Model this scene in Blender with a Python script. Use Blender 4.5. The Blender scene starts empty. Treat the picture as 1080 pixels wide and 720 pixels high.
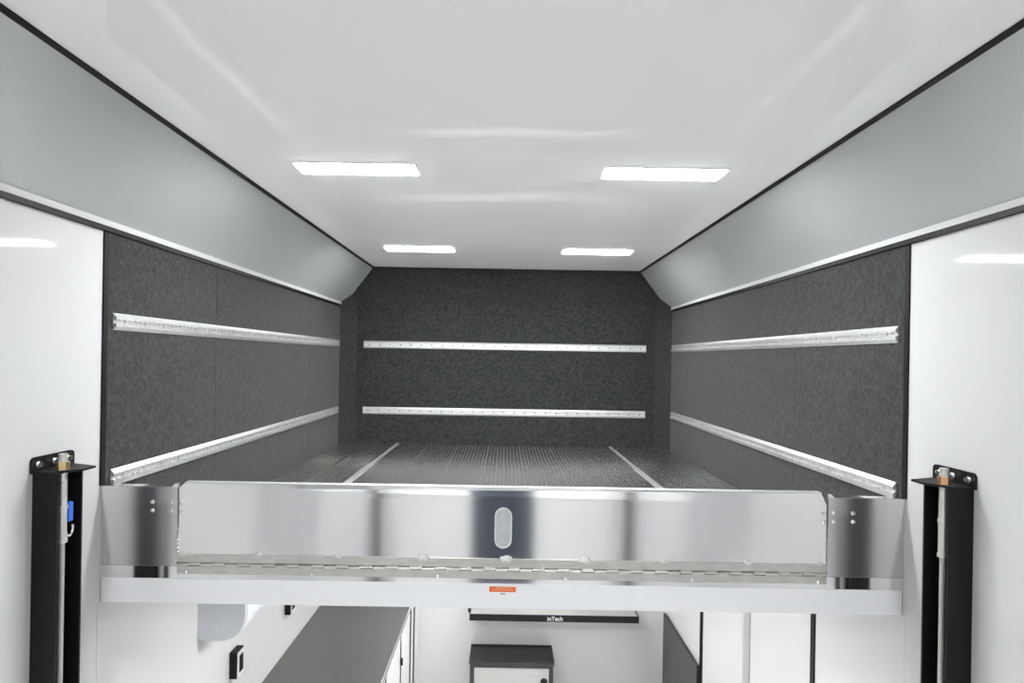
import bpy, bmesh, math
from mathutils import Vector, Matrix

# ------------------------------------------------------------------ camera, world, exposure
H = 2.58                      # camera height above the trailer floor
scn = bpy.context.scene
C = scn.collection
cam_d = bpy.data.cameras.new('camera')
cam = bpy.data.objects.new('camera', cam_d)
C.objects.link(cam)
cam.location = (0, 0, H)
cam.rotation_euler = (math.pi / 2, math.radians(-0.95), 0)
cam_d.sensor_width = 36
cam_d.lens = 20.0             # 600 px focal length on a 1080 px wide frame
cam_d.shift_x = 7 / 1080
cam_d.shift_y = 19 / 1080
cam_d.clip_start = 0.02
scn.camera = cam

world = bpy.data.worlds.new('world')
scn.world = world
world.use_nodes = True
world.node_tree.nodes['Background'].inputs[0].default_value = (0.8, 0.85, 0.9, 1)
world.node_tree.nodes['Background'].inputs[1].default_value = 0.3

vs = scn.view_settings
vs.view_transform = 'Standard'
vs.look = 'None'
vs.gamma = 1.0
vs.use_curve_mapping = False
vs.exposure = 0.86

LAMP = 67.0                   # emission of a ceiling lamp lens
LAMP_LOW = 52.0               # lamps under the loft deck


# ------------------------------------------------------------------ materials
def sock(bsdf, names, val):
    for n in names:
        if n in bsdf.inputs:
            bsdf.inputs[n].default_value = val
            return


def mat(name, col, rough=0.5, metal=0.0, spec=0.5, noise=None, bump=None, emit=None, sheen=0.0,
        rough_noise=None, aniso=0.0):
    """noise=(scale, amount, stretch) colour variation; bump=(scale, strength, distance, stretch)."""
    m = bpy.data.materials.new(name)
    m.use_nodes = True
    nt = m.node_tree
    b = nt.nodes['Principled BSDF']
    b.inputs['Base Color'].default_value = (*col, 1)
    b.inputs['Roughness'].default_value = rough
    b.inputs['Metallic'].default_value = metal
    sock(b, ['Specular IOR Level', 'Specular'], spec)
    if aniso:
        sock(b, ['Anisotropic'], aniso)
    if sheen:
        sock(b, ['Sheen Weight', 'Sheen'], sheen)
        sock(b, ['Sheen Roughness'], 0.5)
    tc = nt.nodes.new('ShaderNodeTexCoord')

    def noise_node(scale, stretch, detail=3.0):
        mp = nt.nodes.new('ShaderNodeMapping')
        mp.inputs['Scale'].default_value = stretch
        nt.links.new(tc.outputs['Object'], mp.inputs['Vector'])
        nz = nt.nodes.new('ShaderNodeTexNoise')
        nz.inputs['Scale'].default_value = scale
        nz.inputs['Detail'].default_value = detail
        nt.links.new(mp.outputs['Vector'], nz.inputs['Vector'])
        return nz
    if noise:
        nz = noise_node(noise[0], noise[2] if len(noise) > 2 else (1, 1, 1))
        r = nt.nodes.new('ShaderNodeMapRange')
        r.inputs['From Min'].default_value = 0.3
        r.inputs['From Max'].default_value = 0.7
        r.inputs['To Min'].default_value = 1 - noise[1]
        r.inputs['To Max'].default_value = 1 + noise[1]
        nt.links.new(nz.outputs['Fac'], r.inputs['Value'])
        v = nt.nodes.new('ShaderNodeVectorMath')
        v.operation = 'SCALE'
        v.inputs[0].default_value = col
        nt.links.new(r.outputs['Result'], v.inputs['Scale'])
        nt.links.new(v.outputs['Vector'], b.inputs['Base Color'])
    if rough_noise:
        nz = noise_node(rough_noise[0], rough_noise[2])
        r = nt.nodes.new('ShaderNodeMapRange')
        r.inputs['From Min'].default_value = 0.3
        r.inputs['From Max'].default_value = 0.7
        r.inputs['To Min'].default_value = max(0.0, rough - rough_noise[1])
        r.inputs['To Max'].default_value = rough + rough_noise[1]
        nt.links.new(nz.outputs['Fac'], r.inputs['Value'])
        nt.links.new(r.outputs['Result'], b.inputs['Roughness'])
    if bump:
        nz = noise_node(bump[0], bump[3] if len(bump) > 3 else (1, 1, 1), bump[4] if len(bump) > 4 else 3.0)
        bp = nt.nodes.new('ShaderNodeBump')
        bp.inputs['Strength'].default_value = bump[1]
        bp.inputs['Distance'].default_value = bump[2]
        nt.links.new(nz.outputs['Fac'], bp.inputs['Height'])
        nt.links.new(bp.outputs['Normal'], b.inputs['Normal'])
    if emit:
        sock(b, ['Emission Color', 'Emission'], (*emit[0], 1))
        b.inputs['Emission Strength'].default_value = emit[1]
    return m


M = {
    'ceiling': mat('gloss_white_ceiling', (0.90, 0.90, 0.90), 0.055, spec=0.29, bump=(1.3, 0.5, 0.02, (1.6, 0.8, 1), 0.5)),
    'white': mat('gloss_white_wall', (0.57, 0.572, 0.574), 0.045, bump=(1.6, 0.2, 0.01, (1, 1, 1), 0.5)),
    'white_satin': mat('white_satin', (0.88, 0.88, 0.88), 0.35),
    'white_beam': mat('white_beam_paint', (0.90, 0.905, 0.92), 0.25),
    'cove': mat('silver_cove_panel', (0.44, 0.45, 0.455), 0.30, 0.25),
    'black_trim': mat('black_trim', (0.009, 0.009, 0.010), 0.5, spec=0.2),
    'strip': mat('grey_strip', (0.36, 0.36, 0.36), 0.4),
    'grey_trim': mat('light_grey_trim', (0.52, 0.52, 0.52), 0.4),
    'carpet': mat('charcoal_carpet', (0.030, 0.032, 0.030), 0.95, spec=0.1, noise=(62, 0.42), bump=(150, 0.6, 0.005), sheen=0.16),
    'rubber_floor': mat('grey_rubber_floor', (0.80, 0.80, 0.80), 0.4, noise=(60, 0.05)),
    'alu': mat('mill_aluminium', (0.91, 0.91, 0.915), 0.085, 1.0),
    'alu_brushed': mat('brushed_aluminium', (0.72, 0.72, 0.72), 0.22, 1.0, noise=(60, 0.03, (1, 1, 20))),
    'alu_rail': mat('rail_aluminium', (0.78, 0.78, 0.78), 0.42, 0.85, noise=(30, 0.06)),
    'alu_floor': mat('floor_aluminium', (0.94, 0.94, 0.92), 0.23, 1.0),
    'hinge': mat('stainless_hinge', (0.66, 0.635, 0.60), 0.30, 1.0, noise=(25, 0.08, (1, 1, 3))),
    'weld': mat('weld_bead', (0.80, 0.80, 0.79), 0.5, 0.6, noise=(200, 0.2)),
    'chrome': mat('zinc_bolt', (0.80, 0.80, 0.82), 0.2, 1.0),
    'black_steel': mat('black_powder_coat', (0.006, 0.006, 0.007), 0.5, spec=0.25),
    'steel': mat('threaded_steel', (0.66, 0.65, 0.62), 0.4, 0.8),
    'cable': mat('wire_cable', (0.48, 0.48, 0.46), 0.5, 0.6),
    'brass': mat('brass_nut', (0.72, 0.55, 0.28), 0.3, 1.0),
    'copper': mat('copper_nut', (0.72, 0.42, 0.25), 0.3, 1.0),
    'blue': mat('blue_strap', (0.03, 0.12, 0.55), 0.5),
    'worktop': mat('charcoal_worktop', (0.07, 0.07, 0.067), 0.22, spec=0.7, noise=(120, 0.06)),
    'cabinet': mat('cabinet_white', (0.78, 0.78, 0.77), 0.2),
    'shelf_top': mat('shelf_top', (0.5, 0.5, 0.5), 0.35, 0.8),
    'box_black': mat('box_black', (0.022, 0.022, 0.021), 0.4, noise=(60, 0.2)),
    'box_grey': mat('box_door_grey', (0.42, 0.42, 0.41), 0.35),
    'plastic': mat('white_plastic', (0.56, 0.57, 0.60), 0.4),
    'outlet_face': mat('outlet_face', (0.55, 0.55, 0.55), 0.3),
    'orange': mat('orange_label', (0.85, 0.17, 0.04), 0.4),
    'label_print': mat('label_print', (0.9, 0.42, 0.25), 0.4),
    'print_white': mat('print_white', (0.6, 0.6, 0.6), 0.4),
    'slot': mat('slot_liner', (0.62, 0.63, 0.63), 0.4, 0.5, noise=(40, 0.1)),
    'lamp': mat('lamp_lens', (0.9, 0.9, 0.9), 0.4, emit=((0.975, 0.99, 1.0), LAMP)),
    'lamp_low': mat('lamp_lens_low', (0.9, 0.9, 0.9), 0.4, emit=((0.99, 0.99, 0.98), LAMP_LOW)),
    'rear_dark': mat('rear_panel_dark', (0.03, 0.04, 0.06), 0.4),
}


# ------------------------------------------------------------------ mesh helpers (all in world coordinates)
class MB:
    def __init__(s):
        s.bm = bmesh.new()

    def box(s, x0, x1, y0, y1, z0, z1, bev=0.0):
        r = bmesh.ops.create_cube(s.bm, size=1.0)
        vv = r['verts']
        for v in vv:
            v.co = Vector((x0 + (v.co.x + .5) * (x1 - x0), y0 + (v.co.y + .5) * (y1 - y0), z0 + (v.co.z + .5) * (z1 - z0)))
        if bev:
            ed = list({e for v in vv for e in v.link_edges})
            bmesh.ops.bevel(s.bm, geom=ed, offset=bev, segments=2, affect='EDGES', profile=0.5)
        return s

    def prism(s, pts, axis, a, b):
        """polygon pts extruded along axis from a to b; pts are in the two other axes (in xyz order)."""
        def P(p, t):
            return {'x': (t, p[0], p[1]), 'y': (p[0], t, p[1]), 'z': (p[0], p[1], t)}[axis]
        v0 = [s.bm.verts.new(P(p, a)) for p in pts]
        v1 = [s.bm.verts.new(P(p, b)) for p in pts]
        n = len(pts)
        s.bm.faces.new(v0)
        s.bm.faces.new(list(reversed(v1)))
        for i in range(n):
            s.bm.faces.new((v0[i], v0[(i + 1) % n], v1[(i + 1) % n], v1[i]))
        return s

    def cyl(s, p0, p1, r0, r1=None, seg=16):
        r1 = r0 if r1 is None else r1
        p0, p1 = Vector(p0), Vector(p1)
        d = p1 - p0
        q = d.to_track_quat('Z', 'Y').to_matrix().to_4x4()
        bmesh.ops.create_cone(s.bm, cap_ends=True, cap_tris=False, segments=seg, radius1=r0, radius2=r1, depth=d.length,
                              matrix=Matrix.Translation((p0 + p1) / 2) @ q)
        return s

    def dome(s, c, r, axis, flat=0.55, seg=12):
        ax = Vector(axis).normalized()
        q = ax.to_track_quat('Z', 'Y').to_matrix().to_4x4()
        bmesh.ops.create_uvsphere(s.bm, u_segments=seg, v_segments=8, radius=r,
                                  matrix=Matrix.Translation(c) @ q @ Matrix.Diagonal((1, 1, flat, 1)))
        return s

    def quads(s, verts, faces):
        vv = [s.bm.verts.new(v) for v in verts]
        for f in faces:
            s.bm.faces.new([vv[i] for i in f])
        return s

    def mesh(s, name, m, smooth=False, origin=(0, 0, 0)):
        bmesh.ops.recalc_face_normals(s.bm, faces=s.bm.faces)
        bmesh.ops.translate(s.bm, verts=s.bm.verts, vec=-Vector(origin))
        me = bpy.data.meshes.new(name)
        s.bm.to_mesh(me)
        s.bm.free()
        me.materials.append(M[m])
        if smooth:
            for p in me.polygons:
                p.use_smooth = True
            try:
                me.set_sharp_from_angle(angle=math.radians(35))
            except Exception:
                pass
        return me


def link(name, me, parent=None, loc=(0, 0, 0)):
    """loc is world; parents here are unrotated, so the local place is the difference."""
    o = bpy.data.objects.new(name, me)
    C.objects.link(o)
    if parent is not None:
        o.parent = parent
        p, base = parent, Vector((0, 0, 0))
        while p is not None:
            base += Vector(p.location)
            p = p.parent
        o.location = Vector(loc) - base
    else:
        o.location = loc
    return o


def part(name, mb, m, parent=None, smooth=False, origin=None):
    if origin is None:
        xs = [v.co for v in mb.bm.verts]
        origin = ((min(v.x for v in xs) + max(v.x for v in xs)) / 2,
                  (min(v.y for v in xs) + max(v.y for v in xs)) / 2,
                  min(v.z for v in xs))
    return link(name, mb.mesh(name, m, smooth, origin), parent, origin)


def thing(name, label, cat, loc, group=None):
    o = link(name, None, None, loc)
    o.empty_display_size = 0.05
    return tag(o, label, cat, group)


def tag(o, label, cat, group=None):
    o['label'] = label
    o['category'] = cat
    if group:
        o['group'] = group
    return o


def struct(o, label=None):
    o['kind'] = 'structure'
    if label:
        o['label'] = label
    return o


# ------------------------------------------------------------------ dimensions (z relative to the camera -> Z())
def Z(rel):
    return H + rel


W = 1.225                     # half width of the trailer
YB = 4.30                     # nose wall
YC = 4.18                     # where the chamfered corners start
YR = -3.0                     # rear end
YL = 1.735                    # front face of the loft
ZC = Z(0.66)                  # ceiling
XC = 0.975                    # half width of the flat ceiling
ZCV = Z(0.385)                # foot of the slanted cove
ZF = Z(-0.645)                # loft floor surface
ZDU = Z(-0.76)                # under side of the loft deck

# ------------------------------------------------------------------ shell
struct(part('floor', MB().box(-W - .06, W + .06, YR, YB + .06, -0.06, 0), 'rubber_floor'), 'light grey floor of the trailer')
struct(part('ceiling', MB().box(-W - .06, W + .06, YR, YB + .06, ZC, ZC + .06), 'ceiling'), 'glossy white sheet ceiling with soft ripples')

for side, s in (('left', -1), ('right', 1)):
    o = struct(part('wall_' + side, MB().box(min(s * (W + .012), s * (W + .07)), max(s * (W + .012), s * (W + .07)), YR, YB + .06, 0, ZC), 'white_satin'),
               'white trailer side wall on the ' + side)
    xa, xb = sorted((s * W, s * (W + .012)))
    # glossy white skin sheets on the wall, charcoal carpet in the loft
    for y0, y1 in ((YR, -2.03), (-2.0, YL - .010)):
        part('wall_panel', MB().box(xa, xb, y0, y1, 0, ZCV), 'white', o)
    joints = [YL - .010, 2.227, 3.468, YB] if s > 0 else [YL - .010, YB]
    for y0, y1 in zip(joints[:-1], joints[1:]):
        part('wall_panel', MB().box(xa, xb, y0 + .001, y1 - .001, 0, ZDU), 'white', o)
    for y0, y1 in ((YL + .008, 2.40), (2.40, 3.55), (3.55, YB)):
        part('carpet_panel', MB().box(*sorted((s * (W - .004), s * (W + .010))), y0 + .001, y1 - .001, ZDU, ZCV), 'carpet', o)
    part('wall_panel', MB().box(xa, xb, YL - .010, YL + .007, ZDU, Z(-.4035)), 'white', o)
    # slanted silver cove
    poly = [(s * XC, ZC), (s * W, ZCV + .012), (s * W, ZCV), (s * (W + .012), ZCV), (s * (W + .012), ZC)]
    cv = struct(part('wall_cove_' + side, MB().prism(poly, 'y', YR, YB + .02), 'cove'), 'slanted silver cove panel on the ' + side)
    # bright folded lip along the cove foot
    lip = [(s * W, ZCV), (s * (W - .013), ZCV), (s * (W - .016), ZCV + .017), (s * (W - .006), ZCV + .020)]
    part('lower_lip', MB().prism(lip, 'y', YR, YC), 'grey_trim', cv)

n = 1
for s in (-1, 1):
    side = 'left' if s < 0 else 'right'
    # black trim between ceiling and cove
    p = [(s * (XC - .008), ZC - .0005), (s * (XC - .008), ZC - .005), (s * (XC + .003), ZC - .010), (s * (XC + .008), ZC - .0075), (s * (XC + .006), ZC - .0005)]
    struct(part('trim_%d' % n, MB().prism(p, 'y', YR, YC), 'black_trim'), 'thin black trim between ceiling and %s cove' % side); n += 1
    # black trim under the cove
    struct(part('trim_%d' % n, MB().box(*sorted((s * (W - .012), s * W)), YR, YC, ZCV - .015, ZCV - .0005), 'black_trim'), 'black trim under the %s cove' % side); n += 1
    # black upright at the mouth of the loft
    struct(part('trim_%d' % n, MB().box(*sorted((s * (W - .005), s * (W + .01))), YL - .010, YL + .008, Z(-.403), ZCV - .015), 'black_trim'), 'black upright trim at the %s edge of the loft mouth' % side); n += 1
# uprights on the right wall below the loft
for y, w_, m_, lab in ((2.227, .027, 'black_trim', 'black upright trim on the lower right wall'),
                       (2.827, .070, 'strip', 'light grey upright strip on the lower right wall'),
                       (3.455, .014, 'black_trim', 'thin black upright trim beside the low carpet panel'),
                       (3.482, .014, 'black_trim', 'thin black upright trim edging the low carpet panel')):
    struct(part('trim_%d' % n, MB().box(W - .006, W, y - w_ / 2, y + w_ / 2, 0, ZDU), m_), lab); n += 1
part('carpet_panel', MB().box(W - .022, W, 3.490, 4.22, 0, Z(-1.86), .004), 'carpet', bpy.data.objects['wall_right'])

# nose wall: white below the deck, carpet with slanted header and chamfered corners above
wf = struct(part('wall_front', MB().box(-W - .06, W + .06, YB + .012, YB + .07, 0, ZC), 'white_satin'), 'nose wall of the trailer')
part('wall_panel', MB().box(-W, W, YB, YB + .012, 0, ZDU), 'white', wf)
part('carpet_panel', MB().box(-W, W, YB, YB + .012, ZDU, ZC), 'carpet', wf)
zh = Z(0.412)
hdr = [(YC - .02, ZC), (YB, zh), (YB + .01, zh), (YB + .01, ZC)]
part('carpet_header', MB().prism(hdr, 'x', -W, W), 'carpet', wf)
for s in (-1, 1):
    tri = [(s * W, YC), (s * 1.125, YB), (s * W, YB)]
    part('corner_panel', MB().prism(tri, 'z', ZF - .02, ZC), 'carpet', wf)
struct(part('trim_%d' % n, MB().box(-XC, XC, YC - .035, YC - .019, ZC - .006, ZC - .0002), 'black_trim'), 'black trim where ceiling meets carpeted header'); n += 1

# rear end behind the camera: white with a made-up dark panel for the dark band reflected in the gate
wr = struct(part('wall_rear', MB().box(-W - .06, W + .06, YR - .06, YR, 0, ZC), 'white_satin'), 'white rear wall of the trailer')
dr = struct(part('reflection_panel_1', MB().box(-.35, .35, YR, YR + .03, 0.0, 2.9, .004), 'rear_dark'), 'added dark panel on the rear wall, reflected in the gate')
part('panel_handle', MB().box(.26, .29, YR + .03, YR + .06, 1.0, 1.2, .004), 'chrome', dr)

# ------------------------------------------------------------------ loft deck
dk = struct(part('floor_loft', MB().box(-W + .004, W - .004, YL + .03, YB - .002, ZDU, ZF - .012), 'white_satin'), 'raised loft deck of ribbed aluminium planks')
PITCH, NR = .0226, 10
PW = PITCH * NR


def plank_mesh(nr):
    mb = MB()
    prof = []
    for i in range(nr):
        x = i * PITCH
        prof += [(x + .0002, -.0070), (x + .0036, -.0012), (x + .0055, -.0004), (x + .0085, -.0001), (x + .0113, 0),
                 (x + .0141, -.0001), (x + .0171, -.0004), (x + .0190, -.0012)]
    prof.append((nr * PITCH - .0001, -.0070))
    w = nr * PITCH
    prof = [(px - w / 2, pz) for px, pz in prof]
    poly = prof + [(prof[-1][0], -.0115), (prof[0][0], -.0115)]
    mb.prism(poly, 'y', YL + .03, YB - .003)
    return mb.mesh('plank', 'alu_floor', True)


pm = plank_mesh(NR)
for i in range(7):
    x = (i - 3) * PW
    link('plank', pm, dk, (x, 0, ZF))
edge_w = W - .79 - .012
pm2 = plank_mesh(9)
for s in (-1, 1):
    for k in range(2):
        link('plank', pm2, dk, (s * (.812 + (k + .5) * 9 * PITCH), 0, ZF))
for s in (-1, 1):
    part('joint_strip', MB().box(s * .800 - .008, s * .800 + .008, 3.45, YB - .004, ZF - .011, ZF + .003), 'alu_rail', dk)
    part('joint_strip', MB().box(s * .800 - .016, s * .800 + .016, YL + .03, 3.45, ZF - .011, ZF + .005, .001), 'alu_rail', dk)

# white front beam of the deck with aluminium sill
bmn = struct(part('trim_%d' % n, MB().box(-W + .002, W - .002, YL, YL + .029, ZDU, Z(-.683), .002), 'white_beam'), 'white painted front beam of the loft deck'); n += 1
sill = struct(part('trim_%d' % n, MB().box(-W + .002, W - .002, YL - .004, YL + .029, Z(-.6829), Z(-.645), .001), 'alu'), 'bright aluminium sill along the loft edge'); n += 1

# ------------------------------------------------------------------ end plates and folding gate
GX0, GX1 = -.987, .987
rivet_me = MB().dome((0, 0, 0), .0064, (0, -1, 0)).mesh('rivet', 'chrome', True)


def rivet(parent, x, z, y=YL - .006):
    return link('rivet', rivet_me, parent, (x, y, z))


for s, gx, lab in ((-1, GX0, 'left'), (1, GX1, 'right')):
    xo = s * (W - .003)
    t = thing('end_plate', 'brushed aluminium end plate with four rivets at the %s end of the loft edge' % lab, 'plate', ((xo + gx) / 2, YL, Z(-.645)), 'end plates of the loft edge')
    x0, x1 = sorted((xo, gx + s * .004))
    part('face_plate', MB().box(x0, x1, YL - .005, YL + .001, Z(-.6445), Z(-.404), .001), 'alu_brushed', t)
    part('top_flange', MB().box(x0, x1, YL + .001, YL + .028, Z(-.409), Z(-.404)), 'alu', t)
    # little ear folded over at the inner top corner
    part('corner_ear', MB().prism([(gx + s * .004, Z(-.404)), (gx + s * .022, Z(-.404)), (gx + s * .012, Z(-.394)), (gx + s * .002, Z(-.393))], 'y', YL - .004, YL + .006), 'alu', t)
    for dx in (.020, .078):
        for dz in (-.450, -.476):
            rivet(t, gx + s * dx, Z(dz))

g = thing('folding_gate', 'wide polished aluminium fold-down gate with hand slot across the loft edge', 'gate', ((GX0 + GX1) / 2, YL, Z(-.645)))
zt, zr, zb = Z(-.392), Z(-.427), Z(-.640)
cut = .014
SX, SZ, SR, SH = .002, Z(-.512), .0245, .036      # hand slot: centre, radius, half straight length


def slot_pts(r, h, nseg=10):
    pts = []
    for i in range(nseg + 1):
        a = math.pi * i / nseg
        pts.append((SX + r * math.cos(a), SZ + h + r * math.sin(a)))
    for i in range(nseg + 1):
        a = math.pi + math.pi * i / nseg
        pts.append((SX + r * math.cos(a), SZ - h + r * math.sin(a)))
    return pts


def ring(mb, outer, inner, y):
    """flat face between an outer rectangle and the slot outline, at depth y (front) - built as a fan of quads."""
    n_ = len(inner)
    vo = [mb.bm.verts.new((p[0], y, p[1])) for p in outer]
    vi = [mb.bm.verts.new((p[0], y, p[1])) for p in inner]
    for i in range(n_):
        j = (i + 1) % n_
        mb.bm.faces.new((vo[i], vo[j], vi[j], vi[i]))
    return vo, vi


x0, x1 = GX0 + .003, GX1 - .003
mb = MB()
fy, by = YL - .005, YL + .004
inner = slot_pts(SR, SH)
hw = .05
outer = []
for (px, pz) in inner:       # project the slot outline on a rectangle of +-hw by the panel height
    dx, dz = px - SX, pz - SZ
    k = min(hw / abs(dx) if abs(dx) > 1e-9 else 1e9, ((zr - SZ) if dz > 0 else (SZ - zb)) / abs(dz) if abs(dz) > 1e-9 else 1e9)
    outer.append((SX + dx * k, SZ + dz * k))
vo, vi = ring(mb, outer, inner, fy)
vo2, vi2 = ring(mb, outer, inner, by)
for i in range(len(inner)):
    j = (i + 1) % len(inner)
    mb.bm.faces.new((vi[i], vi[j], vi2[j], vi2[i]))
# corners of the rectangle the fan leaves out
for sx in (-1, 1):
    for sz, zz in ((1, zr), (-1, zb)):
        cands = [p for p in outer if (p[0] - SX) * sx > 0 and (p[1] - SZ) * sz > 0]
        side = max((p for p in cands if abs(abs(p[0] - SX) - hw) < 1e-6), key=lambda p: abs(p[1] - SZ))
        top = max((p for p in cands if abs(p[1] - zz) < 1e-6), key=lambda p: abs(p[0] - SX))
        for yy in (fy, by):
            mb.quads([(side[0], yy, side[1]), (SX + sx * hw, yy, zz), (top[0], yy, top[1])], [(0, 1, 2)])
mb.box(x0, SX - hw, fy, by, zb, zr)
mb.box(SX + hw, x1, fy, by, zb, zr)
part('panel', mb, 'alu', g)
# slanted top rim with cut corners, closed by a thin top edge
rim = MB()
yt = YL - .001
rim.quads([(x0, fy, zr), (x1, fy, zr), (x1, yt - .005, zt - cut), (x1 - cut, yt, zt), (x0 + cut, yt, zt), (x0, yt - .005, zt - cut),
           (x0, fy + .006, zr), (x1, fy + .006, zr), (x1, yt + .001, zt - cut), (x1 - cut, yt + .006, zt), (x0 + cut, yt + .006, zt), (x0, yt + .001, zt - cut)],
          [(0, 1, 2, 3, 4, 5), (11, 10, 9, 8, 7, 6), (0, 6, 7, 1), (1, 7, 8, 2), (2, 8, 9, 3), (4, 10, 11, 5), (5, 11, 6, 0), (3, 9, 10, 4)])
part('top_rim', rim, 'alu', g)
part('top_edge', MB().box(x0 + cut, x1 - cut, yt + .0005, yt + .022, zt, zt + .003, .0008), 'alu_rail', g)
# hand slot: cup behind the opening with a bright rolled rim
cup = MB()
cup.prism(slot_pts(SR + .004, SH), 'y', YL + .010, YL + .014)
sl = part('hand_slot', cup, 'slot', g)
rm = MB()
vo, vi = ring(rm, slot_pts(SR + .002, SH), slot_pts(SR - .003, SH), fy - .0015)
vo2, vi2 = ring(rm, slot_pts(SR + .002, SH), slot_pts(SR - .003, SH), YL + .010)
for i in range(len(vi)):
    j = (i + 1) % len(vi)
    rm.bm.faces.new((vi[i], vi[j], vi2[j], vi2[i]))
    rm.bm.faces.new((vo[j], vo[i], vo2[i], vo2[j]))
part('slot_rim', rm, 'alu_rail', sl)
for s, gx in ((-1, GX0), (1, GX1)):
    for dz in (-.452, -.478):
        rivet(g, gx - s * .010, Z(dz))

# piano hinge
ZP = Z(-.6365)                # pin height
hx0, hx1 = GX0 + .001, GX1 - .001
hy = YL - .0055
hg = part('hinge', MB().box(hx0, hx1, hy - .003, hy, ZP + .0065, Z(-.606)), 'hinge', g)
part('lower_leaf', MB().box(hx0, hx1, hy - .003, hy, Z(-.666), ZP - .0065), 'hinge', hg)
NK = 53
kl = (hx1 - hx0) / NK
kup, kdn = MB(), MB()
for mb, sg in ((kup, 1), (kdn, -1)):
    mb.cyl((-kl / 2 + .0008, 0, 0), (kl / 2 - .0008, 0, 0), .0052, seg=12)
    mb.box(-kl / 2 + .0008, kl / 2 - .0008, .0005, .0035, min(0, sg * .0066), max(0, sg * .0066))
kup, kdn = kup.mesh('knuckle', 'hinge', True), kdn.mesh('knuckle', 'hinge', True)
for i in range(NK):
    link('knuckle', kup if i % 2 else kdn, hg, (hx0 + (i + .5) * kl, hy - .0037, ZP + (.0016 if i % 2 else -.0016)))
for px in (198, 330, 463, 597, 730, 862):
    rivet(hg, (px - 529.8) * YL / 600, Z(-.660), hy - .0035)
# weld beads along the upper hinge edge
for k, px in enumerate((195, 274, 357, 447, 534, 617, 700, 788, 863)):
    wx = (px - 529.8) * YL / 600
    b = MB()
    wd = .020 if px in (447, 534, 617) else .013
    b.dome((wx, hy - .001, Z(-.6055)), wd, (0, -1, 0), .25)
    for v in b.bm.verts:
        v.co.z = Z(-.6055) + (v.co.z - Z(-.6055)) * .5 + .002 * math.sin(v.co.x * 400 + k)
    part('weld_bead', b, 'weld', g, True)

# orange sticker on the beam
st = tag(part('warning_sticker', MB().box(-.0376, .0434, YL - .0008, YL, Z(-.7085), Z(-.6925)), 'orange'), 'small orange warning sticker on the white loft beam', 'sticker')
pr = MB()
for row, (a, b_) in enumerate(((-.018, .026), (-.028, .034))):
    z0 = Z(-.6975 - row * .006)
    x = a
    i = 0
    while x < b_:
        wl = .004 + .003 * ((i * 7 + row * 3) % 4) / 3
        pr.box(x, x + wl, YL - .0011, YL - .0008, z0, z0 + .0032)
        x += wl + .0015
        i += 1
part('printed_lines', pr, 'label_print', st)
mk = MB()
for i in range(4):
    mk.box(-.003 + i * .0038, -.0005 + i * .0038, YL - .0006, YL, Z(-.716), Z(-.7125))
tag(part('small_marking', mk, 'black_trim'), 'tiny dark printed mark below the orange sticker', 'marking')


# ------------------------------------------------------------------ tie-down rails (scalloped airline track)
def rail_mesh(length):
    """along local x, flat on the xz wall plane, facing -y; built in three smooth bands."""
    mb = MB()
    pitch, r, sl_, sub = .0254, .0092, .0050, 8
    n_ = int(length / pitch) * sub
    dx = length / n_
    for sg in (1, -1):
        rows = []
        for i in range(n_ + 1):
            x = -length / 2 + i * dx
            t = ((i % sub) / sub - .5) * pitch
            u = max(sl_, math.sqrt(max(0, r * r - t * t)))
            rows.append([(x, 0, sg * .0265), (x, -.003, sg * .0265), (x, -.0125, sg * .0150), (x, -.0125, sg * u), (x, -.0035, sg * u)])
        vv = [[mb.bm.verts.new(p) for p in row] for row in rows]
        for a, b in zip(vv[:-1], vv[1:]):
            for k in range(4):
                mb.bm.faces.new((a[k], b[k], b[k + 1], a[k + 1]))
        for row in (vv[0], vv[-1]):
            mb.bm.faces.new(row)
    mb.box(-length / 2, length / 2, -.0035, 0, -.0120, .0120)
    return mb.mesh('track', 'alu_rail', False)


def screws_mesh(length, step, m='steel'):
    mb = MB()
    k = int(length / step)
    for i in range(k):
        x = -length / 2 + (i + .5) * length / k
        mb.cyl((x, -.0033, 0), (x, -.0062, 0), .0050, .0035, seg=8)
    return mb.mesh('screw_row', m, True)


LS, LB = YC - .03 - (YL + .03), 2.13
rs, rb = rail_mesh(LS), rail_mesh(LB)
ss_, sb = screws_mesh(LS, .1016), screws_mesh(LB, .0762, 'black_trim')
RAILS = [('left', .098, 'upper'), ('left', -.388, 'lower'), ('right', .098, 'upper'), ('right', -.388, 'lower'), ('back', .098, 'upper'), ('back', -.400, 'lower')]
for side, rz, lvl in RAILS:
    if side == 'back':
        loc, rot, a, b = (-.005, YB, Z(rz)), 0, rb, sb
    else:
        s = -1 if side == 'left' else 1
        loc, rot, a, b = (s * (W - .004), (YL + .03 + YC - .03) / 2, Z(rz)), (-s) * math.pi / 2, rs, ss_
    wall = {'left': 'left carpeted loft wall', 'right': 'right carpeted loft wall', 'back': 'carpeted back wall of the loft'}[side]
    t = thing('tie_down_rail', '%s aluminium tie-down rail with scalloped slot on the %s' % (lvl, wall), 'rail', loc, 'aluminium tie-down rails in the loft')
    t.rotation_euler = (0, 0, rot)
    for nm, me in (('track', a), ('screw_row', b)):
        c = bpy.data.objects.new(nm, me)
        C.objects.link(c)
        c.parent = t
        if nm == 'screw_row':
            c['kind'] = 'stuff'


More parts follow.
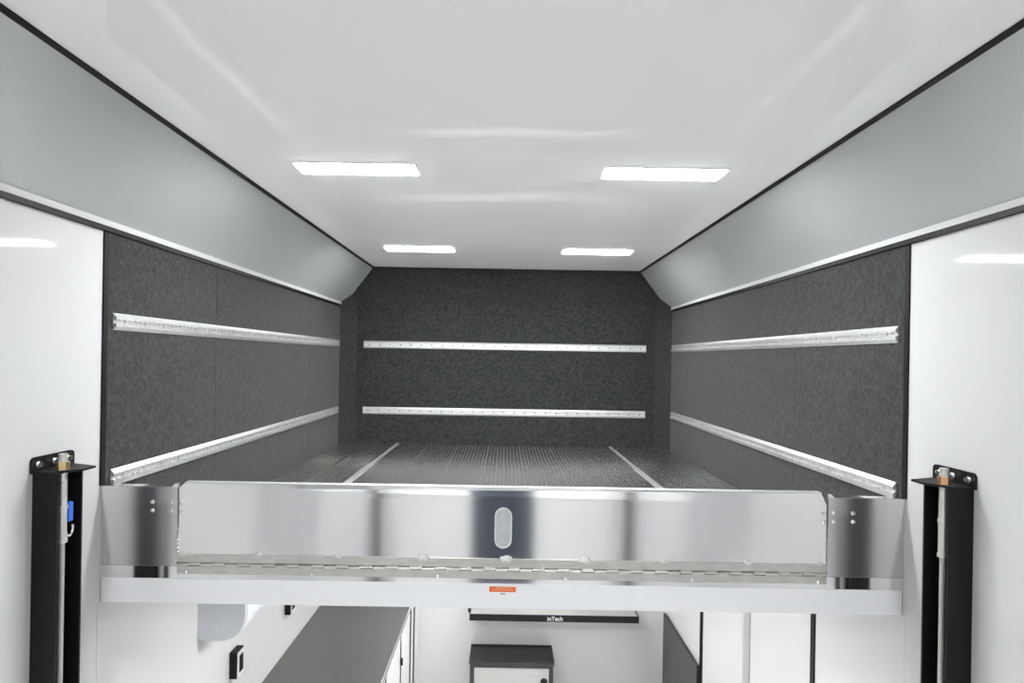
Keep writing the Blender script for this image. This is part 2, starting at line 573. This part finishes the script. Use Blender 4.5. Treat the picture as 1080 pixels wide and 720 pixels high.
# ------------------------------------------------------------------ lamps
def lamp_meshes(w, d, low):
    fr = MB()
    fr.box(-w / 2 - .008, w / 2 + .008, -d / 2 - .008, -d / 2, -.004, 0, .001)
    fr.box(-w / 2 - .008, w / 2 + .008, d / 2, d / 2 + .008, -.004, 0, .001)
    fr.box(-w / 2 - .008, -w / 2, -d / 2, d / 2, -.004, 0, .001)
    fr.box(w / 2, w / 2 + .008, -d / 2, d / 2, -.004, 0, .001)
    ln = MB()
    a, b, e, h = w / 2, d / 2, .003, -.0065
    ln.quads([(-a, -b, 0), (a, -b, 0), (a, b, 0), (-a, b, 0), (e - a, e - b, h), (a - e, e - b, h), (a - e, b - e, h), (e - a, b - e, h)],
             [(0, 1, 2, 3), (4, 5, 6, 7), (0, 1, 5, 4), (1, 2, 6, 5), (2, 3, 7, 6), (3, 0, 4, 7)])
    return fr.mesh('frame', 'white_satin'), ln.mesh('lens', 'lamp_low' if low else 'lamp')


fr_me, ln_me = lamp_meshes(.412, .106, False)
fr_lo, ln_lo = lamp_meshes(.412, .106, True)


def lamp(x, y, z, label, group, low=False):
    t = thing('ceiling_lamp', label, 'lamp', (x, y, z), group)
    for nm, me in (('frame', fr_lo if low else fr_me), ('lens', ln_lo if low else ln_me)):
        link(nm, me, t, (x, y, z))


for y, where in ((3.44, 'deep in the loft near the header'), (1.99, 'at the loft mouth'), (-.91, 'behind the camera'), (-2.36, 'at the rear end')):
    for x, sd in ((-.528, 'left'), (.542, 'right')):
        lamp(x, y, ZC, '%s flat rectangular ceiling lamp %s' % (sd, where), 'flat lamps on the ceiling')
for y, where in ((2.25, 'near the loft beam'), (3.55, 'near the nose wall')):
    for x, sd in ((-.36, 'left'), (.36, 'right')):
        lamp(x, y, ZDU, '%s flat lamp under the loft deck %s' % (sd, where), 'flat lamps under the loft deck', True)


# ------------------------------------------------------------------ lift posts on the side walls
def lift_post(s, y0, label, nut, strap, group):
    """black steel channel bolted to the wall; y0 is the near face."""
    def X(d):
        return s * (W - d)

    def B(mb, d0, d1, ya, yb, za, zb_, bev=0):
        a, b = sorted((X(d0), X(d1)))
        return mb.box(a, b, ya, yb, za, zb_, bev)
    t = thing('lift_post', label, 'lift post', (X(.03), y0 + .045, 0), group)
    ztop = Z(-.317)
    ch = MB()
    B(ch, 0, .006, y0, y0 + .09, 0, ztop)
    B(ch, .006, .065, y0, y0 + .006, 0, ztop)
    B(ch, .006, .065, y0 + .084, y0 + .09, 0, ztop)
    part('channel', ch, 'black_steel', t)
    # wall tab with rounded upper corners
    ya, yb, za, zb_ = y0 - .010, y0 + .135, ztop, Z(-.275)
    r = .012
    pts = [(ya, za), (yb, za)]
    for cy, cz, a0 in ((yb - r, zb_ - r, 0), (ya + r, zb_ - r, 90)):
        for k in range(6):
            a = math.radians(a0 + 18 * k)
            pts.append((cy + r * math.cos(a), cz + r * math.sin(a)))
    tb = part('wall_tab', MB().prism(pts, 'x', X(0), X(.007)), 'black_steel', t)
    bolt = MB()
    for dy in (.018, .072, .118):
        b = MB()
        c = (X(.008), ya + dy, (za + zb_) / 2 + .002)
        b.cyl((X(.007), c[1], c[2]), (X(.010), c[1], c[2]), .0095, seg=16)
        b.cyl((X(.010), c[1], c[2]), (X(.017), c[1], c[2]), .0065, seg=6)
        part('bolt', b, 'chrome', tb)
    bolt.bm.free()
    pts = [(X(0), y0 - .006), (X(.060), y0 - .006), (X(.100), y0 + .045), (X(.100), y0 + .090), (X(0), y0 + .125)]
    part('top_plate', MB().prism(pts, 'z', ztop, ztop + .006), 'black_steel', t)
    # threaded rod with nut through the top plate
    rx, ry = X(.056), y0 + .030
    rd = MB()
    z = ztop - .120
    rd.cyl((rx, ry, z), (rx, ry, ztop + .048), .0100, seg=14)
    for k in range(24):
        zz = z + .006 + k * .0068
        if not (ztop - .002 < zz < ztop + .026):
            rd.cyl((rx, ry, zz), (rx, ry, zz + .003), .0100, .0113, seg=14)
    part('threaded_rod', rd, 'steel', t, True)
    part('rod_nut', MB().cyl((rx, ry, ztop + .006), (rx, ry, ztop + .026), .0150, seg=6), nut, t)
    sv = MB()
    sv.cyl((rx, ry, ztop - .182), (rx, ry, ztop - .093), .0105, seg=14)
    sv.cyl((rx, ry, ztop - .188), (rx, ry, ztop - .178), .0125, seg=14)
    sv.cyl((rx, ry, ztop - .098), (rx, ry, ztop - .088), .0125, seg=14)
    part('swage_sleeve', sv, 'steel', t, True)
    part('cable', MB().cyl((rx, ry, .03), (rx, ry, ztop - .188), .0070, seg=10), 'cable', t, True)
    part('base_anchor', B(MB(), 0, .10, y0 - .02, y0 + .11, 0, .03, .003), 'black_steel', t)
    if strap:
        sm = MB()
        B(sm, .056, .066, y0 + .040, y0 + .056, ztop - .136, ztop - .084, .002)
        part('blue_strap', sm, 'blue', t)
        hk = MB()
        pts = []
        for k in range(10):
            a = math.radians(-200 + k * 26)
            pts.append((X(.061), y0 + .048 + .013 * math.cos(a), ztop - .157 + .018 * math.sin(a)))
        for a, b in zip(pts[:-1], pts[1:]):
            hk.cyl(a, b, .0035, seg=8)
        part('hook', hk, 'chrome', t, True)
    return t


lift_post(-1, 1.480, 'black steel lift post on the left wall with brass nut and blue strap', 'brass', True, 'black lift posts on the side walls')
lift_post(1, 1.480, 'black steel lift post on the right wall with copper nut', 'copper', False, 'black lift posts on the side walls')
lift_post(-1, -2.02, 'black steel lift post on the left wall behind the camera', 'brass', False, 'black lift posts on the side walls')
lift_post(1, -2.02, 'black steel lift post on the right wall behind the camera', 'copper', False, 'black lift posts on the side walls')

# ------------------------------------------------------------------ below the loft: worktop and cabinets on the left
ZW = Z(-1.68)
XF = -.618
CY0 = 2.20
wt = thing('worktop', 'long charcoal worktop along the left wall below the loft', 'worktop', ((-W + XF) / 2, (CY0 + YB) / 2, ZW - .03))
part('slab', MB().box(-W + .001, XF - .003, CY0, YB - .002, ZW - .03, ZW, .001).box(XF - .004, XF, CY0, YB - .002, ZW - .005, ZW), 'worktop', wt)
part('edge_strip', MB().box(XF - .003, XF + .001, CY0, YB - .002, ZW - .030, ZW - .005), 'alu_rail', wt)


def cabinet(y0, y1, doors, label, seed_handle):
    t = thing('base_cabinet', label, 'cabinet', ((-W + XF) / 2, (y0 + y1) / 2, 0), 'white cabinets under the worktop')
    part('body', MB().box(-W + .001, XF - .022, y0 + .001, y1 - .001, .08, ZW - .031), 'cabinet', t)
    part('toe_kick', MB().box(-W + .001, XF - .07, y0 + .001, y1 - .001, 0, .08), 'black_trim', t)
    for k, (a, b) in enumerate(doors):
        d = part('door', MB().box(XF - .020, XF - .002, a + .003, b - .003, .09, ZW - .060, .002), 'cabinet', t)
        if seed_handle and k:
            continue
        part('door_gasket', MB().box(XF - .0018, XF, b - .014, b + .014, .09, ZW - .060), 'black_trim', d)
        ly = b - .010 if seed_handle else a + .02
        part('latch', MB().cyl((XF - .002, ly, Z(-1.875)), (XF + .010, ly, Z(-1.875)), .012, .010, seg=12).box(XF + .002, XF + .014, ly - .004, ly + .004, Z(-1.905), Z(-1.860), .002), 'black_trim', d, True)
    part('shadow_line', MB().box(XF - .020, XF - .004, y0 + .001, y1 - .001, ZW - .056, ZW - .031), 'black_trim', t)  # black strip stands in for the shadow line under the worktop edge


cabinet(CY0, 3.10, ((CY0 + .02, 2.65), (2.65, 3.08)), 'nearer white base cabinet under the charcoal worktop', False)
cabinet(3.10, 3.875, ((3.12, 3.535), (3.545, 3.862)), 'farther white base cabinet with black latch under the charcoal worktop', True)
ep = thing('corner_cabinet', 'narrow white cabinet front with two black upright edges where the worktop meets the nose wall', 'cabinet', ((-W + XF) / 2, 4.08, 0), 'white cabinets under the worktop')
part('body', MB().box(-W + .001, XF - .002, 3.876, YB - .002, 0, ZW - .031), 'cabinet', ep)
for y in (3.885, 4.045):
    part('edge_trim', MB().box(XF - .002, XF + .004, y - .008, y + .008, 0, ZW - .031), 'black_trim', ep)

# wall mounted air conditioner (only its end shows below the beam)
ax0, ay0, ay1, az0, az1 = -W, 2.297, 3.02, Z(-1.155), ZDU - .015
pts = [(ax0, az1), (ax0 + .185, az1), (ax0 + .195, az1 - .02)]
R = .10
for k in range(9):
    a = math.radians(-90 * k / 8)
    pts.append((ax0 + .195 - R + R * math.cos(a), az0 + R + R * math.sin(a)))
pts += [(ax0 + .02, az0), (ax0, az0 + .01)]
ac = thing('air_conditioner', 'white wall-mounted air conditioner with rounded underside on the left wall below the loft', 'air conditioner', (ax0 + .1, (ay0 + ay1) / 2, az0))
part('housing', MB().prism(pts, 'y', ay0 + .012, ay1), 'plastic', ac)
cap = part('end_cap', MB().prism([(x_ * 1.0 + (0 if x_ <= ax0 + .001 else -.003), z_) for x_, z_ in pts], 'y', ay0, ay0 + .012), 'plastic', ac)
kn = MB()
ringp = 20
for k in range(ringp):
    a0, a1 = 2 * math.pi * k / ringp, 2 * math.pi * (k + 1) / ringp
    kn.cyl((ax0 + .055 + .026 * math.cos(a0), ay0, az0 + .040 + .026 * math.sin(a0)), (ax0 + .055 + .026 * math.cos(a1), ay0, az0 + .040 + .026 * math.sin(a1)), .0014, seg=6)
part('knockout_ring', kn, 'plastic', cap)

# power outlets on the left wall
for y, lab in ((2.570, 'nearer black surface-mounted power outlet on the left wall below the loft'), (3.215, 'farther black surface-mounted power outlet above the worktop')):
    z0, z1 = Z(-1.465), Z(-1.345)
    t = thing('power_outlet', lab, 'outlet', (-W + .016, y + .035, z0), 'power outlets on the left wall')
    part('back_box', MB().box(-W, -W + .034, y, y + .072, z0, z1, .003), 'black_trim', t)
    part('face_plate', MB().box(-W + .034, -W + .0375, y + .004, y + .068, z0 + .004, z1 - .004, .001), 'outlet_face', t)
    part('socket', MB().box(-W + .0375, -W + .041, y + .018, y + .054, z0 + .022, z1 - .022, .0015), 'black_trim', t)

# ------------------------------------------------------------------ nose wall below the loft: shelf and box
SY = 3.95
sx0, sx1, szt = -.220, .958, Z(-1.770)
sh = thing('work_shelf', 'long dark shelf with black fascia and white lettering on the nose wall', 'shelf', ((sx0 + sx1) / 2, (SY + YB) / 2, szt - .046))
part('board', MB().box(sx0 + .008, sx1 - .008, SY + .006, YB - .001, szt - .020, szt - .003), 'shelf_top', sh)
part('fascia', MB().box(sx0, sx1, SY, SY + .006, szt - .046, szt), 'black_trim', sh)
for xx in (sx0, sx1 - .008):
    part('side_rim', MB().box(xx, xx + .008, SY + .006, YB - .001, szt - .046, szt), 'black_trim', sh)
for xx in (sx0 + .15, sx1 - .15):
    part('bracket', MB().prism([(SY + .12, szt - .021), (YB - .001, szt - .021), (YB - .001, szt - .10)], 'x', xx - .002, xx + .002), 'black_trim', sh)
fc = bpy.data.curves.new('lettering', 'FONT')
fc.body = 'inTech'
fc.size = .040
fc.align_x = 'CENTER'
fc.extrude = .0006
fc.offset = .0004
fo = bpy.data.objects.new('lettering_source', fc)
C.objects.link(fo)
dg = bpy.context.evaluated_depsgraph_get()
me = bpy.data.meshes.new_from_object(fo.evaluated_get(dg))
bpy.data.objects.remove(fo)
me.materials.clear()
me.materials.append(M['print_white'])
lt = link('lettering', me, sh, ((590 - 533) * SY / 600, SY - .0008, szt - .037))
lt.rotation_euler = (math.pi / 2, 0, 0)
# short bar at the left end of the shelf
part('hinge_knob', MB().cyl((sx0 - .012, SY + .05, szt + .004), (sx0 + .006, SY + .05, szt + .004), .014, seg=12), 'black_trim', sh, True)

by0 = 4.05
bx0, bx1 = -.223, .385
bzt = Z(-2.155)
bx = thing('wall_box', 'black framed box with grey door and black lid below the shelf', 'box', ((bx0 + bx1) / 2, (by0 + YB) / 2, 0))
part('cabinet_body', MB().box(bx0 + .012, bx1 - .012, by0 + .022, YB - .001, 0, bzt - .02), 'box_black', bx)
fr = MB()
fr.box(bx0 + .006, bx0 + .036, by0 + .010, by0 + .022, 0, bzt - .02)
fr.box(bx1 - .036, bx1 - .006, by0 + .010, by0 + .022, 0, bzt - .02)
fr.box(bx0 + .036, bx1 - .036, by0 + .010, by0 + .022, bzt - .045, bzt - .02)
part('frame', fr, 'box_black', bx)
dd = part('door', MB().box(bx0 + .037, bx1 - .037, by0 + .014, by0 + .022, .02, bzt - .046, .002), 'box_grey', bx)
part('knob', MB().cyl((bx1 - .072, by0 + .014, bzt - .142), (bx1 - .072, by0 - .004, bzt - .142), .026, .022, seg=20), 'black_trim', dd, True)
lid = part('lid', MB().box(bx0, bx1, by0, YB - .001, bzt - .020, bzt - .006, .003), 'box_black', bx)
rl = MB()
rl.box(bx0, bx0 + .008, by0 + .008, YB - .001, bzt - .006, bzt)
rl.box(bx1 - .008, bx1, by0 + .008, YB - .001, bzt - .006, bzt)
rl.box(bx0, bx1, YB - .012, YB - .001, bzt - .006, bzt + .004)
part('lid_rim', rl, 'box_black', lid)
